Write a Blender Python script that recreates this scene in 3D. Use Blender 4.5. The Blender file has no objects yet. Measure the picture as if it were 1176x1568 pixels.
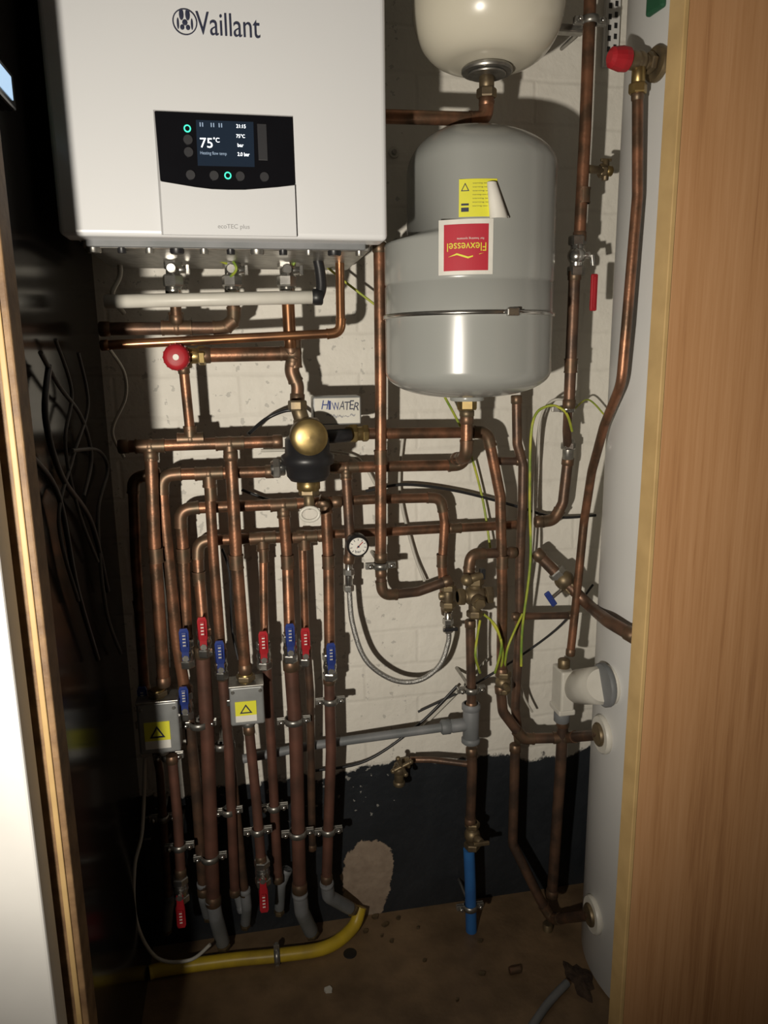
import bpy,bmesh,math,random
from mathutils import Vector,Matrix
random.seed(3)
V=Vector
# ---------------- camera ----------------
CAM=V((0,-1.42,1.225)); FX=1132.0
R=Matrix.Rotation(math.radians(-10.5),3,'Z')@Matrix.Rotation(math.radians(90-11.9),3,'X')@Matrix.Rotation(math.radians(-0.7),3,'Z')
cd=bpy.data.cameras.new('camera'); cam=bpy.data.objects.new('camera',cd); bpy.context.scene.collection.objects.link(cam)
cam.matrix_world=Matrix.Translation(CAM)@R.to_4x4()
cd.sensor_fit='VERTICAL'; cd.sensor_height=36; cd.lens=26; cd.clip_start=.01
bpy.context.scene.camera=cam
# survey helpers: turn a measured direction into a point on a real plane of the cupboard
def ray(u,v): return R@V(((u-588)/FX,-(v-784)/FX,-1))
def P(u,v,d):      # point on the vertical plane d metres in front of the back wall
    r=ray(u,v); return CAM+r*((-d-CAM.y)/r.y)
def G(u,v,z=0):    # point on the floor
    r=ray(u,v); return CAM+r*((z-CAM.z)/r.z)
# ---------------- materials ----------------
def mat(name,c1,c2=None,scale=25,rough=.4,metal=0,bump=0,bscale=80,coat=0,emit=0,spec=.5,lo=.35,hi=.65):
    m=bpy.data.materials.new(name); m.use_nodes=True; nt=m.node_tree; b=nt.nodes['Principled BSDF']
    b.inputs['Base Color'].default_value=(*c1,1); b.inputs['Roughness'].default_value=rough
    b.inputs['Metallic'].default_value=metal; b.inputs['Coat Weight'].default_value=coat
    b.inputs['Specular IOR Level'].default_value=spec
    tc=nt.nodes.new('ShaderNodeTexCoord')
    if c2 is None: c2=tuple(x*.88 for x in c1)
    n=nt.nodes.new('ShaderNodeTexNoise'); n.inputs['Scale'].default_value=scale; n.inputs['Detail'].default_value=5
    nt.links.new(tc.outputs['Object'],n.inputs['Vector'])
    cr=nt.nodes.new('ShaderNodeValToRGB'); cr.color_ramp.elements[0].position=lo; cr.color_ramp.elements[1].position=hi
    cr.color_ramp.elements[0].color=(*c1,1); cr.color_ramp.elements[1].color=(*c2,1)
    nt.links.new(n.outputs['Fac'],cr.inputs['Fac']); nt.links.new(cr.outputs['Color'],b.inputs['Base Color'])
    if bump:
        n2=nt.nodes.new('ShaderNodeTexNoise'); n2.inputs['Scale'].default_value=bscale; n2.inputs['Detail'].default_value=6
        nt.links.new(tc.outputs['Object'],n2.inputs['Vector'])
        bp=nt.nodes.new('ShaderNodeBump'); bp.inputs['Strength'].default_value=bump; bp.inputs['Distance'].default_value=.004
        nt.links.new(n2.outputs['Fac'],bp.inputs['Height']); nt.links.new(bp.outputs['Normal'],b.inputs['Normal'])
    if emit:
        nt.links.new(cr.outputs['Color'],b.inputs['Emission Color']); b.inputs['Emission Strength'].default_value=emit
    return m
cu=mat('copper_aged',(.33,.155,.088),(.135,.082,.052),26,.41,.70,.08,200,lo=.38,hi=.6)
cub=mat('copper_bright',(.48,.235,.115),(.26,.135,.075),14,.3,.88,lo=.38,hi=.62)
cud=mat('copper_dark',(.19,.108,.07),(.10,.067,.05),26,.44,.62,.08,200,lo=.38,hi=.6)
cul=mat('copper_fitting',(.21,.12,.075),(.135,.10,.065),60,.44,.68)
cur=mat('copper_matt_red',(.19,.085,.06),(.105,.055,.04),18,.52,.45)
br=mat('brass',(.44,.32,.13),(.26,.19,.085),40,.38,.86)
brd=mat('brass_dull',(.25,.19,.105),(.15,.115,.075),40,.47,.7)
ch=mat('chrome',(.60,.59,.56),(.40,.39,.37),40,.24,.95)
zn=mat('zinc_plated',(.42,.41,.38),(.28,.27,.25),60,.38,.85)
blk=mat('black_plastic',(.018,.018,.02),None,20,.4)
blkg=mat('black_gloss',(.006,.006,.008),None,20,.14)
wht=mat('white_enamel',(.70,.71,.73),(.69,.70,.72),3,.34,coat=.1)
whc=mat('white_cylinder_casing',(.70,.70,.69),(.66,.66,.65),4,.4)
flap=mat('silver_flap',(.66,.67,.69),(.65,.66,.68),3,.3)
navy=mat('navy_print',(.03,.035,.07),None,20,.5)
gryprint_gap=mat('grey_print_and_gap_shade',(.35,.35,.36),None,20,.5)
screen=mat('screen_glass',(.012,.02,.035),None,5,.15,emit=.3)
scw=mat('screen_white',(.9,.95,1),(.9,.95,1),5,.4,emit=2.0)
scg=mat('screen_grey',(.25,.33,.45),(.25,.33,.45),5,.4,emit=.5)
teal=mat('teal_led',(.05,.7,.45),(.05,.7,.45),5,.4,emit=1.2)
green=mat('green_led',(.05,.9,.1),(.05,.9,.1),5,.4,emit=2.5)
blues=mat('blue_screen',(.42,.62,.85),(.42,.62,.85),5,.4,emit=.9)
btn=mat('button_grey',(.03,.03,.034),None,5,.4)
gves=mat('grey_vessel_paint',(.34,.35,.335),(.325,.335,.32),6,.26,coat=.2)
cream=mat('cream_vessel_paint',(.70,.66,.55),(.66,.62,.51),6,.25,coat=.3)
red=mat('red_plastic',(.42,.022,.03),(.34,.015,.022),30,.45,spec=.3)
redl=mat('red_label',(.50,.03,.05),(.48,.03,.05),30,.5,spec=.3)
blue=mat('blue_plastic',(.025,.05,.24),(.018,.035,.17),30,.4)
bluep=mat('blue_pipe',(.03,.15,.42),(.025,.11,.33),15,.45)
yell=mat('yellow_label',(.78,.76,.05),(.76,.73,.05),30,.5)
yelp=mat('yellow_gas_pipe',(.66,.47,.03),(.42,.29,.03),14,.4)
wlab=mat('white_label',(.80,.78,.72),None,30,.5)
gp=mat('grey_pvc',(.20,.205,.215),(.14,.15,.155),20,.55)
act=mat('actuator_grey',(.36,.37,.37),(.3,.31,.31),30,.4,.4)
wpl=mat('white_plastic',(.66,.64,.58),(.60,.58,.52),30,.4)
cable_w=mat('white_cable',(.55,.53,.47),None,30,.5)
cable_y=mat('yellow_green_cable',(.50,.50,.05),(.16,.28,.04),30,.45)
braid=mat('braided_steel',(.58,.57,.55),(.26,.26,.25),400,.38,.85,.4,600)
# ---------------- mesh builder ----------------
class B:
    def __init__(s,n): s.n=n; s.v=[]; s.f=[]; s.mi=[]; s.sm=[]; s.mats=[]
    def raw(s,vs,fs,m,smooth=True):
        if m not in s.mats: s.mats.append(m)
        k=s.mats.index(m); o=len(s.v); s.v+=[V(x) for x in vs]
        for f in fs: s.f.append([i+o for i in f]); s.mi.append(k); s.sm.append(smooth)
        return s
    def sweep(s,pts,r,m,n=14,caps=True,smooth=True):
        pts=[V(p) for p in pts]; k=len(pts); rr=r if isinstance(r,(list,tuple)) else [r]*k
        t=[(pts[min(i+1,k-1)]-pts[max(i-1,0)]).normalized() for i in range(k)]
        a=t[0].orthogonal().normalized(); vs=[]; fs=[]
        for i in range(k):
            a=(a-t[i]*a.dot(t[i])).normalized(); b=t[i].cross(a)
            for j in range(n):
                q=2*math.pi*j/n; vs.append(pts[i]+(a*math.cos(q)+b*math.sin(q))*rr[i])
        for i in range(k-1):
            for j in range(n):
                fs.append([i*n+j,i*n+(j+1)%n,(i+1)*n+(j+1)%n,(i+1)*n+j])
        s.raw(vs,fs,m,smooth)
        if caps:
            o0=vs[:n]; o1=vs[-n:]
            s.raw(o0,[list(range(n))[::-1]],m,False); s.raw(o1,[list(range(n))],m,False)
        return s
    def cyl(s,a,b,r,m,n=20,smooth=True):
        a=V(a);b=V(b)
        c=min(r*.15,(b-a).length*.2); d=(b-a).normalized()
        return s.sweep([a,a+d*c*.01,a+d*c,b-d*c,b-d*c*.01,b],[r-c,r-c,r,r,r-c,r-c] if n>8 else [r-c*.5,r-c*.5,r,r,r-c*.5,r-c*.5],m,n,True,smooth)
    def hex(s,a,b,r,m): return s.cyl(a,b,r,m,6,False)
    def lathe(s,prof,o,ax,m,n=40,smooth=True):
        o=V(o); ax=V(ax).normalized(); a=ax.orthogonal().normalized(); b=ax.cross(a); vs=[];fs=[]
        for (r,h) in prof:
            for j in range(n):
                q=2*math.pi*j/n; vs.append(o+ax*h+(a*math.cos(q)+b*math.sin(q))*max(r,1e-5))
        for i in range(len(prof)-1):
            for j in range(n): fs.append([i*n+j,i*n+(j+1)%n,(i+1)*n+(j+1)%n,(i+1)*n+j])
        return s.raw(vs,fs,m,smooth)
    def box(s,c,size,m,bev=.002,rot=None,seg=2):
        bm=bmesh.new(); bmesh.ops.create_cube(bm,size=1)
        for v in bm.verts: v.co=V((v.co.x*size[0],v.co.y*size[1],v.co.z*size[2]))
        if bev: bmesh.ops.bevel(bm,geom=list(bm.edges),offset=min(bev,min(size)*.45),segments=seg,affect='EDGES',profile=.5)
        M=rot if rot else Matrix.Identity(3); c=V(c); bm.verts.index_update()
        s.raw([M@v.co+c for v in bm.verts],[[v.index for v in f.verts] for f in bm.faces],m,False); bm.free(); return s
    def plate(s,pts,off,m):   # closed polygon extruded by vector
        n=len(pts); off=V(off); vs=[V(p) for p in pts]+[V(p)+off for p in pts]
        fs=[list(range(n)),list(range(n,2*n))[::-1]]+[[i,i+n,(i+1)%n+n,(i+1)%n] for i in range(n)]
        return s.raw(vs,fs,m,False)
    def sphere(s,c,r,m,sc=(1,1,1),n=20):
        c=V(c); vs=[];fs=[]; k=n//2
        for i in range(k+1):
            th=math.pi*i/k
            for j in range(n):
                q=2*math.pi*j/n; vs.append(c+V((r*sc[0]*math.sin(th)*math.cos(q),r*sc[1]*math.sin(th)*math.sin(q),r*sc[2]*math.cos(th))))
        for i in range(k):
            for j in range(n): fs.append([i*n+j,i*n+(j+1)%n,(i+1)*n+(j+1)%n,(i+1)*n+j])
        return s.raw(vs,fs,m)
    def text(s,body,fn,m,flip=False):   # fn maps (0..1,0..1)->world point
        c=bpy.data.curves.new('t','FONT'); c.body=body; o=bpy.data.objects.new('t',c); bpy.context.scene.collection.objects.link(o)
        bpy.context.view_layer.update()
        me=bpy.data.meshes.new_from_object(o.evaluated_get(bpy.context.evaluated_depsgraph_get()))
        xs=[v.co.x for v in me.vertices]; ys=[v.co.y for v in me.vertices]; x0,x1,y0,y1=min(xs),max(xs),min(ys),max(ys)
        vs=[]
        for v in me.vertices:
            a=(v.co.x-x0)/(x1-x0); b=(v.co.y-y0)/(y1-y0)
            if flip: a,b=1-a,1-b
            vs.append(fn(a,b))
        s.raw(vs,[list(p.vertices) for p in me.polygons],m,False)
        bpy.data.objects.remove(o); bpy.data.meshes.remove(me); return s
    def done(s,bend=None):
        me=bpy.data.meshes.new(s.n); 
        lo=V((min(v.x for v in s.v),min(v.y for v in s.v),min(v.z for v in s.v))); hi=V((max(v.x for v in s.v),max(v.y for v in s.v),max(v.z for v in s.v)))
        c=(lo+hi)/2
        me.from_pydata([v-c for v in s.v],[],s.f)
        for m in s.mats: me.materials.append(m)
        for i,p in enumerate(me.polygons): p.material_index=s.mi[i]; p.use_smooth=s.sm[i]
        bm=bmesh.new(); bm.from_mesh(me); bmesh.ops.recalc_face_normals(bm,faces=bm.faces); bm.to_mesh(me); bm.free()
        o=bpy.data.objects.new(s.n,me); o.location=c; bpy.context.scene.collection.objects.link(o); return o
def rect(u0,u1,v0,v1,d):
    a=P(u0,v1,d); b=P(u1,v0,d)
    return lambda x,y: V((a.x+(b.x-a.x)*x,-d,a.z+(b.z-a.z)*y))
def fillet(pts,fr,n=8):
    pts=[V(p) for p in pts]; out=[pts[0]]; sp=[]
    for i in range(1,len(pts)-1):
        p=pts[i]; a=pts[i-1]-p; b=pts[i+1]-p; ang=math.pi-a.angle(b)
        if ang<.02: out.append(p); continue
        t=min(fr*math.tan(ang/2)+.001,a.length*.48,b.length*.48); a.normalize(); b.normalize()
        s0=len(out)
        for k in range(n+1):
            q=k/n; out.append((p+a*t)*(1-q)**2+p*2*q*(1-q)+(p+b*t)*q*q)
        sp.append((s0,len(out)-1,ang))
    out.append(pts[-1]); return out,sp
def pipe(pts,r=.0105,m=cu,fr=None,fit=True,name='copper_pipe',fm=cul,ends=True):
    w=[P(*p) if len(p)==3 else V(p[:3]) for p in pts]
    b=B(name); out,sp=fillet(w,fr or r*2.1)
    b.sweep(out,r,m)
    if fit:
        for (i,j,ang) in sp:
            if ang<.6: continue
            seg=out[i:j+1]; d0=(out[i]-out[i+1]).normalized(); d1=(out[j]-out[j-1]).normalized()
            L=r*.9
            q=[out[i]+d0*L]+seg+[out[j]+d1*L]; b.sweep(q,r*1.13,fm)
            b.sweep([out[i]+d0*L*1.15,out[i]+d0*L*.75],r*1.2,fm); b.sweep([out[j]+d1*L*1.15,out[j]+d1*L*.75],r*1.2,fm)
    if ends:
        for e,f in ((0,1),(-1,-2)):
            d=(out[f]-out[e]).normalized(); b.cyl(out[e]-d*.001,out[e]+d*r*1.6,r*1.15,fm)
    return b.done()
def tee(u,v,d,r,dirs,m=cul,name='pipe_tee'):
    b=B(name); c=P(u,v,d)
    for dx,dz in dirs:
        e=c+V((dx,0,dz))*r*2.3; b.sweep([c,e],r*1.14,m); b.sweep([e-V((dx,0,dz))*r*.35,e],r*1.22,m)
    b.sphere(c,r*1.2,m); return b.done()
def smooth(pts,n=8):
    pts=[P(*p) if len(p)==3 else V(p[:3]) for p in pts]; q=[pts[0]]+pts+[pts[-1]]; out=[]
    for i in range(1,len(q)-2):
        for k in range(n):
            t=k/n; a,b,c,d=q[i-1],q[i],q[i+1],q[i+2]
            out.append(.5*((2*b)+(c-a)*t+(2*a-5*b+4*c-d)*t*t+(3*b-a-3*c+d)*t**3))
    out.append(pts[-1]); return out
def cable(pts,r=.0022,m=cable_w,name='cable'): return B(name).sweep(smooth(pts),r,m,8).done()
X=V((1,0,0));Y=V((0,1,0));Z=V((0,0,1))
def clamp(u,v,d,r=.0105,tilt=.06,ears=1):
    b=B('pipe_clamp'); c=P(u,v,d); ax=V((0,0,1)); rr=r*1.22
    b.lathe([(rr*.95,-.006),(rr*1.08,-.006),(rr*1.08,.006),(rr*.95,.006)],c,ax,zn,24)
    for sx in (-1,1):
        e=c+X*sx*(rr+.0075)
        b.box(e,(.017,.004,.012),zn,.001); b.box(e+Y*.0055,(.017,.003,.012),zn,.001)
        b.cyl(e+Y*.012,e-Y*.006,.0024,zn,8); b.cyl(e-Y*.005,e-Y*.0085,.0046,ch,12)
        b.sphere(e-Y*.0085,.0042,ch,(1,.5,1),10)
    b.cyl(c+Y*(rr),c+Y*(d-.002),.0035,zn,8); b.cyl(c+Y*(rr),c+Y*(rr+.008),.0065,zn,6,False)
    return b.done()
def ballvalve(u,v,d,hm,r=.0105,lever=1,L=.056,bm=ch,name='ball_valve',dirz=1,side=0):
    b=B(name); c=P(u,v,d)
    b.hex(c+Z*.012,c+Z*.027,r*1.5,bm); b.hex(c-Z*.012,c-Z*.027,r*1.5,bm)
    b.cyl(c-Z*.015,c+Z*.015,r*1.25,bm); b.sphere(c,r*1.4,bm)
    s=c-Y*(r*1.3); b.cyl(c,s-Y*.012,.0055,bm,12); b.hex(s-Y*.010,s-Y*.015,.0065,zn)
    h0=s-Y*.010+X*side; z0=h0+Z*dirz*.002
    pr=[(-.006,-.006),(.006,-.006),(.0062,.010),(.0084,.016),(.0084,L-.006),(.006,L),(-.006,L),(-.0084,L-.006),(-.0084,.016),(-.0062,.010)]
    b.plate([z0+X*x+Z*z*dirz+Y*(-.004 if z>.015 else 0) for x,z in pr],Y*-.0035,hm)
    b.box(z0+Z*dirz*(L*.62)-Y*.008,(.009,.003,L*.5),hm,.001)
    for k in range(4): b.box(z0+Z*dirz*(L*(.45+.11*k))-Y*.0098,(.005,.0008,.0022),wlab if hm is red else cable_w,0)
    return b.done()
# ---------------- room ----------------
def nodewall():
    m=bpy.data.materials.new('painted_brick'); m.use_nodes=True; nt=m.node_tree; N=nt.nodes; L=nt.links; b=N['Principled BSDF']; b.inputs['Roughness'].default_value=.6
    g=N.new('ShaderNodeNewGeometry'); sp=N.new('ShaderNodeSeparateXYZ'); L.new(g.outputs['Position'],sp.inputs[0])
    cb=N.new('ShaderNodeCombineXYZ'); L.new(sp.outputs['X'],cb.inputs[0]); L.new(sp.outputs['Z'],cb.inputs[1])
    brk=N.new('ShaderNodeTexBrick'); brk.inputs['Scale'].default_value=1; brk.inputs['Brick Width'].default_value=.225; brk.inputs['Row Height'].default_value=.075
    brk.inputs['Mortar Size'].default_value=.006; brk.inputs['Mortar Smooth'].default_value=1.0
    nd=N.new('ShaderNodeTexNoise'); nd.inputs['Scale'].default_value=9; nd.inputs['Detail'].default_value=4; L.new(g.outputs['Position'],nd.inputs['Vector'])
    va=N.new('ShaderNodeVectorMath'); va.operation='MULTIPLY_ADD'; va.inputs[1].default_value=(.012,.012,.012); L.new(nd.outputs['Color'],va.inputs[0]); L.new(cb.outputs[0],va.inputs[2]); L.new(va.outputs[0],brk.inputs['Vector'])
    n1=N.new('ShaderNodeTexNoise'); n1.inputs['Scale'].default_value=45; n1.inputs['Detail'].default_value=8; L.new(g.outputs['Position'],n1.inputs['Vector'])
    n2=N.new('ShaderNodeTexNoise'); n2.inputs['Scale'].default_value=5; n2.inputs['Detail'].default_value=8; n2.inputs['Roughness'].default_value=.65; L.new(g.outputs['Position'],n2.inputs['Vector'])
    def math_(op,a,bb=None):
        x=N.new('ShaderNodeMath'); x.operation=op
        for i,k in enumerate((a,bb)):
            if k is None: continue
            if isinstance(k,(int,float)): x.inputs[i].default_value=k
            else: L.new(k,x.inputs[i])
        return x.outputs[0]
    def ramp(inp,p0,p1,c0,c1):
        r=N.new('ShaderNodeValToRGB'); r.color_ramp.elements[0].position=p0; r.color_ramp.elements[1].position=p1
        r.color_ramp.elements[0].color=(*c0,1); r.color_ramp.elements[1].color=(*c1,1); L.new(inp,r.inputs[0]); return r.outputs[0]
    def mix(f,a,c):
        x=N.new('ShaderNodeMix'); x.data_type='RGBA'; L.new(f,x.inputs['Factor'])
        for i,k in ((6,a),(7,c)):
            if isinstance(k,tuple): x.inputs[i].default_value=(*k,1)
            else: L.new(k,x.inputs[i])
        return x.outputs[2]
    base=ramp(n2.outputs['Fac'],.35,.75,(.80,.77,.70),(.68,.65,.585))
    mort=mix(math_('MULTIPLY',brk.outputs['Fac'],.12),base,(.42,.39,.34))
    zz=math_('ADD',sp.outputs['Z'],math_('MULTIPLY',math_('SUBTRACT',n2.outputs['Fac'],.5),.22))
    f=ramp(math_('SUBTRACT',BAND+.5,zz),.497,.503,(0,0,0),(1,1,1))
    fi=math_('SUBTRACT',1.0,f)
    # relief: brick joints only above the bituminous band, soft ripples in the band
    hgt=math_('ADD',math_('MULTIPLY',math_('MULTIPLY',brk.outputs['Fac'],fi),-.5),math_('MULTIPLY',n1.outputs['Fac'],1.5))
    hgt=math_('ADD',hgt,math_('MULTIPLY',math_('MULTIPLY',nd.outputs['Fac'],f),4.0))
    bp=N.new('ShaderNodeBump'); bp.inputs['Strength'].default_value=.5; bp.inputs['Distance'].default_value=.003; L.new(hgt,bp.inputs['Height']); L.new(bp.outputs[0],b.inputs['Normal'])
    L.new(math_('SUBTRACT',.62,math_('MULTIPLY',f,.2)),b.inputs['Roughness'])
    band=ramp(n2.outputs['Fac'],.3,.8,(.014,.017,.021),(.030,.034,.040))
    c=mix(f,mort,band)
    dx=math_('DIVIDE',math_('SUBTRACT',sp.outputs['X'],PATCH.x),.058); dz=math_('DIVIDE',math_('SUBTRACT',sp.outputs['Z'],PATCH.z),.105)
    dist=math_('ADD',math_('SQRT',math_('ADD',math_('MULTIPLY',dx,dx),math_('MULTIPLY',dz,dz))),math_('MULTIPLY',math_('SUBTRACT',n2.outputs['Fac'],.5),1.6))
    dist=math_('ADD',dist,math_('MULTIPLY',math_('SUBTRACT',n1.outputs['Fac'],.5),.35))
    pf=ramp(dist,.96,1.0,(1,1,1),(0,0,0)); pc=ramp(n1.outputs['Fac'],.30,.72,(.37,.29,.22),(.27,.205,.155))
    c=mix(pf,c,pc)
    # thin strokes of wall paint trailing over the band edge
    n3=N.new('ShaderNodeTexNoise'); n3.inputs['Scale'].default_value=60; n3.inputs['Detail'].default_value=3; L.new(g.outputs['Position'],n3.inputs['Vector'])
    fx=math_('MULTIPLY',math_('GREATER_THAN',n3.outputs['Fac'],.64),math_('GREATER_THAN',sp.outputs['Z'],BAND-.11))
    fx=math_('MULTIPLY',fx,math_('LESS_THAN',sp.outputs['X'],PATCH.x+.09))
    c=mix(math_('MULTIPLY',fx,.6),c,(.40,.39,.36))
    L.new(c,b.inputs['Base Color']); return m
BAND=(P(520,1185,0).z+P(880,1142,0).z)/2; PATCH=P(563,1350,0)
wallm=nodewall()
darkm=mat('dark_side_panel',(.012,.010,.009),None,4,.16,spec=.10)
floorm=mat('brown_board_floor',(.25,.165,.092),(.13,.085,.047),13,.45,bump=.25,bscale=60,lo=.3,hi=.7)
plainw=mat('white_paint',(.70,.69,.67),None,6,.5)
def roombox(n,lo,hi,m,bev=0):
    lo=V(lo);hi=V(hi); return B(n).box((lo+hi)/2,hi-lo,m,bev).done()
WL=-.248
roombox('wall_back',(-.8,0,-.05),(1.3,.1,2.45),wallm)
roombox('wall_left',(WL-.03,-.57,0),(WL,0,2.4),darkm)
roombox('wall_right',(1.2,-.6,0),(1.3,0,2.4),plainw)
roombox('ceiling',(-.8,-2.6,2.4),(1.3,.1,2.5),plainw)
roombox('floor',(-1.6,-2.6,-.08),(1.6,0,0),floorm)
def woodmat(name,ca,cb,cc):
    m=bpy.data.materials.new(name); m.use_nodes=True; nt=m.node_tree; N=nt.nodes; L=nt.links; b=N['Principled BSDF']; b.inputs['Roughness'].default_value=.5; b.inputs['Specular IOR Level'].default_value=.3
    tc=N.new('ShaderNodeTexCoord')
    def noise(sx,sz,det):
        mp=N.new('ShaderNodeMapping'); mp.inputs['Scale'].default_value=(sx,sx,sz); L.new(tc.outputs['Object'],mp.inputs[0]); n=N.new('ShaderNodeTexNoise'); n.inputs['Scale'].default_value=1; n.inputs['Detail'].default_value=det; n.inputs['Distortion'].default_value=.4; L.new(mp.outputs[0],n.inputs[0]); return n.outputs['Fac']
    a=noise(60,1.6,4); c=noise(300,9,3); d=noise(14,.9,2)
    def mm(op,a,b_):
        x=N.new('ShaderNodeMath'); x.operation=op
        for i,k in enumerate((a,b_)):
            if isinstance(k,(int,float)): x.inputs[i].default_value=k
            else: L.new(k,x.inputs[i])
        return x.outputs[0]
    s=mm('ADD',mm('ADD',mm('MULTIPLY',a,.40),mm('MULTIPLY',c,.32)),mm('MULTIPLY',d,.28))
    r=N.new('ShaderNodeValToRGB'); r.color_ramp.elements[0].position=.38; r.color_ramp.elements[0].color=(*ca,1); r.color_ramp.elements[1].position=.66; r.color_ramp.elements[1].color=(*cc,1); e=r.color_ramp.elements.new(.53); e.color=(*cb,1)
    L.new(s,r.inputs[0]); L.new(r.outputs[0],b.inputs['Base Color']); return m
pine=woodmat('pine_veneer',(.48,.265,.13),(.42,.22,.10),(.31,.15,.065))
pale=mat('pale_edge_wood',(.50,.34,.15),(.42,.28,.12),20,.5)
jambm=mat('jamb_brown',(.27,.165,.08),(.14,.08,.04),30,.6,bump=.3)
xe=P(985,784,.57).x
b=B('door_1'); b.box((xe+.006+.45,-.575,1.1),(.9,.03,2.3),pine,.001); b.box((xe+.003,-.575,1.1),(.006,.032,2.3),pale,.001); b.done()
xr=P(85,1000,.58).x; xw=P(37,1000,.62).x
b=B('trim_1'); b.box(((xr+xw-.05)/2,-.59,1.1),(xr-xw+.05,.04,2.3),jambm,.002)
b.box((xr-.010,-.6115,1.1),(.006,.003,2.3),pale,.001); b.done()
roombox('door_2',(-1.0,-.66,.02),(xw,-.62,2.2),plainw,.003)
# ---------------- hot water cylinder ----------------
hw=B('hot_water_cylinder'); HC=V((.877,-.265,0)); HR=.25
hw.lathe([(0,.0),(HR-.01,.0),(HR,.012),(HR,1.98),(HR-.03,2.05),(HR-.12,2.1),(0,2.12)],HC,Z,whc,72)
def rosette(u,v,off=.002):
    r=ray(u,v); o=CAM-HC; a=r.x**2+r.y**2; bb=2*(o.x*r.x+o.y*r.y); c=o.x**2+o.y**2-(HR+off)**2
    D=bb*bb-4*a*c
    t=(-bb-math.sqrt(max(D,0)))/(2*a); p=CAM+r*t; n=V((p.x-HC.x,p.y-HC.y,0)).normalized(); return p,n
for (u,v) in ((932,1048),(922,1124),(908,1400)):
    p,n=rosette(u,v); hw.cyl(p-n*.006,p+n*.006,.036,wpl,28); hw.cyl(p,p+n*.012,.022,brd,20)
p,n=rosette(1006,98); hw.cyl(p-n*.004,p+n*.006,.025,brd,24)
p,n=rosette(1005,2); hw.box(p,(.04,.01,.03),mat('green_sticker',(.02,.10,.05),None,20,.5),.004,Matrix.Rotation(math.atan2(n.y,n.x)-math.pi/2,3,'Z'))
hw.done()
# ---------------- boiler ----------------
a=P(90,358,.36); c=P(594,368,.36); x0,x1=a.x,c.x; zb=(a.z+c.z)/2
bo=B('gas_boiler')
bo.box(((x0+x1)/2,-.18,zb+.36+.006),(x1-x0-.004,.28,.72),wht,.006,seg=3)
bo.box(((x0+x1)/2,-.335,zb+.36),(x1-x0,.05,.722),wht,.007,seg=4)
bo.box(((x0+x1)/2,-.18,zb+.0),(x1-x0-.03,.24,.016),zn,.003)
bo.box(((x0+x1)/2,-.318,zb-.003),(x1-x0-.05,.01,.012),gp,.002)
for i in range(11):
    x=x0+.03+i*(x1-x0-.06)/10; bo.cyl((x,-.295,zb-.014),(x,-.295,zb+.01),.006 if i%3 else .010,blk if i%2 else zn,12)
dk=.3605
arc=[(246,277),(270,281),(300,286),(325,289),(350,290),(375,290),(400,288),(425,286),(451,283)]
top=[(447,181),(237,172)]
bo.plate([P(u,v,dk-.003) for u,v in [(235,170),(448,179)]+[(455,363),(248,360)]],Y*-.0034,gryprint_gap)  # grey rim behind display and flap paints in the shadow gap round them
bo.plate([P(u,v,dk+.001) for u,v in arc+top],Y*-.003,blkg)
bo.plate([P(u,v,dk+.001) for u,v in [(454,363),(251,360)]+[(u,v+2) for u,v in arc]],Y*-.0045,flap)
bo.plate([P(u,v,dk+.0042) for u,v in [(300,184),(388,187),(390,256),(303,254)]],Y*-.0005,screen)
d2=dk+.0050
bo.text('75',rect(307,325,212,226,d2),scw); bo.text('°C',rect(327,336,211,218,d2),scw)
bo.text('ıı  ıı ıı',rect(306,340,189,194,d2),scg); bo.text('21:15',rect(362,376,191,196,d2),scw); bo.text('75°C',rect(362,375,206,211,d2),scw)
bo.text('bar',rect(364,373,220,225,d2),scw); bo.text('2.0 bar',rect(364,382,234,239,d2),scw); bo.text('Heating flow temp',rect(307,347,233,238,d2),scg)
def disc(bb,u,v,d,r,m): q=P(u,v,d); bb.cyl(q+Y*.0005,q-Y*.0008,r,m,20)
for u,v in ((288,214),(289,233),(292,268),(328,269),(368,270),(405,271)): disc(bo,u,v,d2,.006,btn)
bo.box(P(402,218,d2),(.012,.001,.044),btn,.0005)
for u,v in ((287,197),(349,269)): disc(bo,u,v,d2,.0046,teal); disc(bo,u,v,d2+.0008,.003,blkg)
bo.text('Vaillant',rect(301,397,24,53,dk+.0012),navy); bo.text('ecoTEC plus',rect(334,382,344,352,dk+.006),gryprint_gap)
q=P(283,34,dk+.0005); 
bo.lathe([(.0138,0),(.0138,.0008),(.0150,.0008),(.0150,0)],q,-Y,navy,32)
for s_ in (-1,1):
    bo.sphere(q+X*s_*.0038+Z*.0085,.0028,navy,(1,.1,2.4),12); bo.sphere(q+X*s_*.0085-Z*.002,.0022,navy,(.6,.1,3.0),12)
    bo.sphere(q+X*s_*.0035-Z*.006,.0026,navy,(1,.1,1.2),12)
bo.sphere(q-Z*.0005,.004,navy,(.8,.1,.9),12)
bo.done()
# room thermostat on the side panel
r=ray(19,136); tpt=CAM+r*((WL+.013-CAM.x)/r.x)
b=B('room_thermostat'); b.box((WL+.006,tpt.y-.035,tpt.z),(.012,.10,.040),blkg,.003); b.box((WL+.0125,tpt.y-.03,tpt.z),(.001,.06,.024),blues,0)
b.sphere((WL+.002,tpt.y+.019,tpt.z),.003,green,(1,1.2,1),10); b.done()
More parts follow.
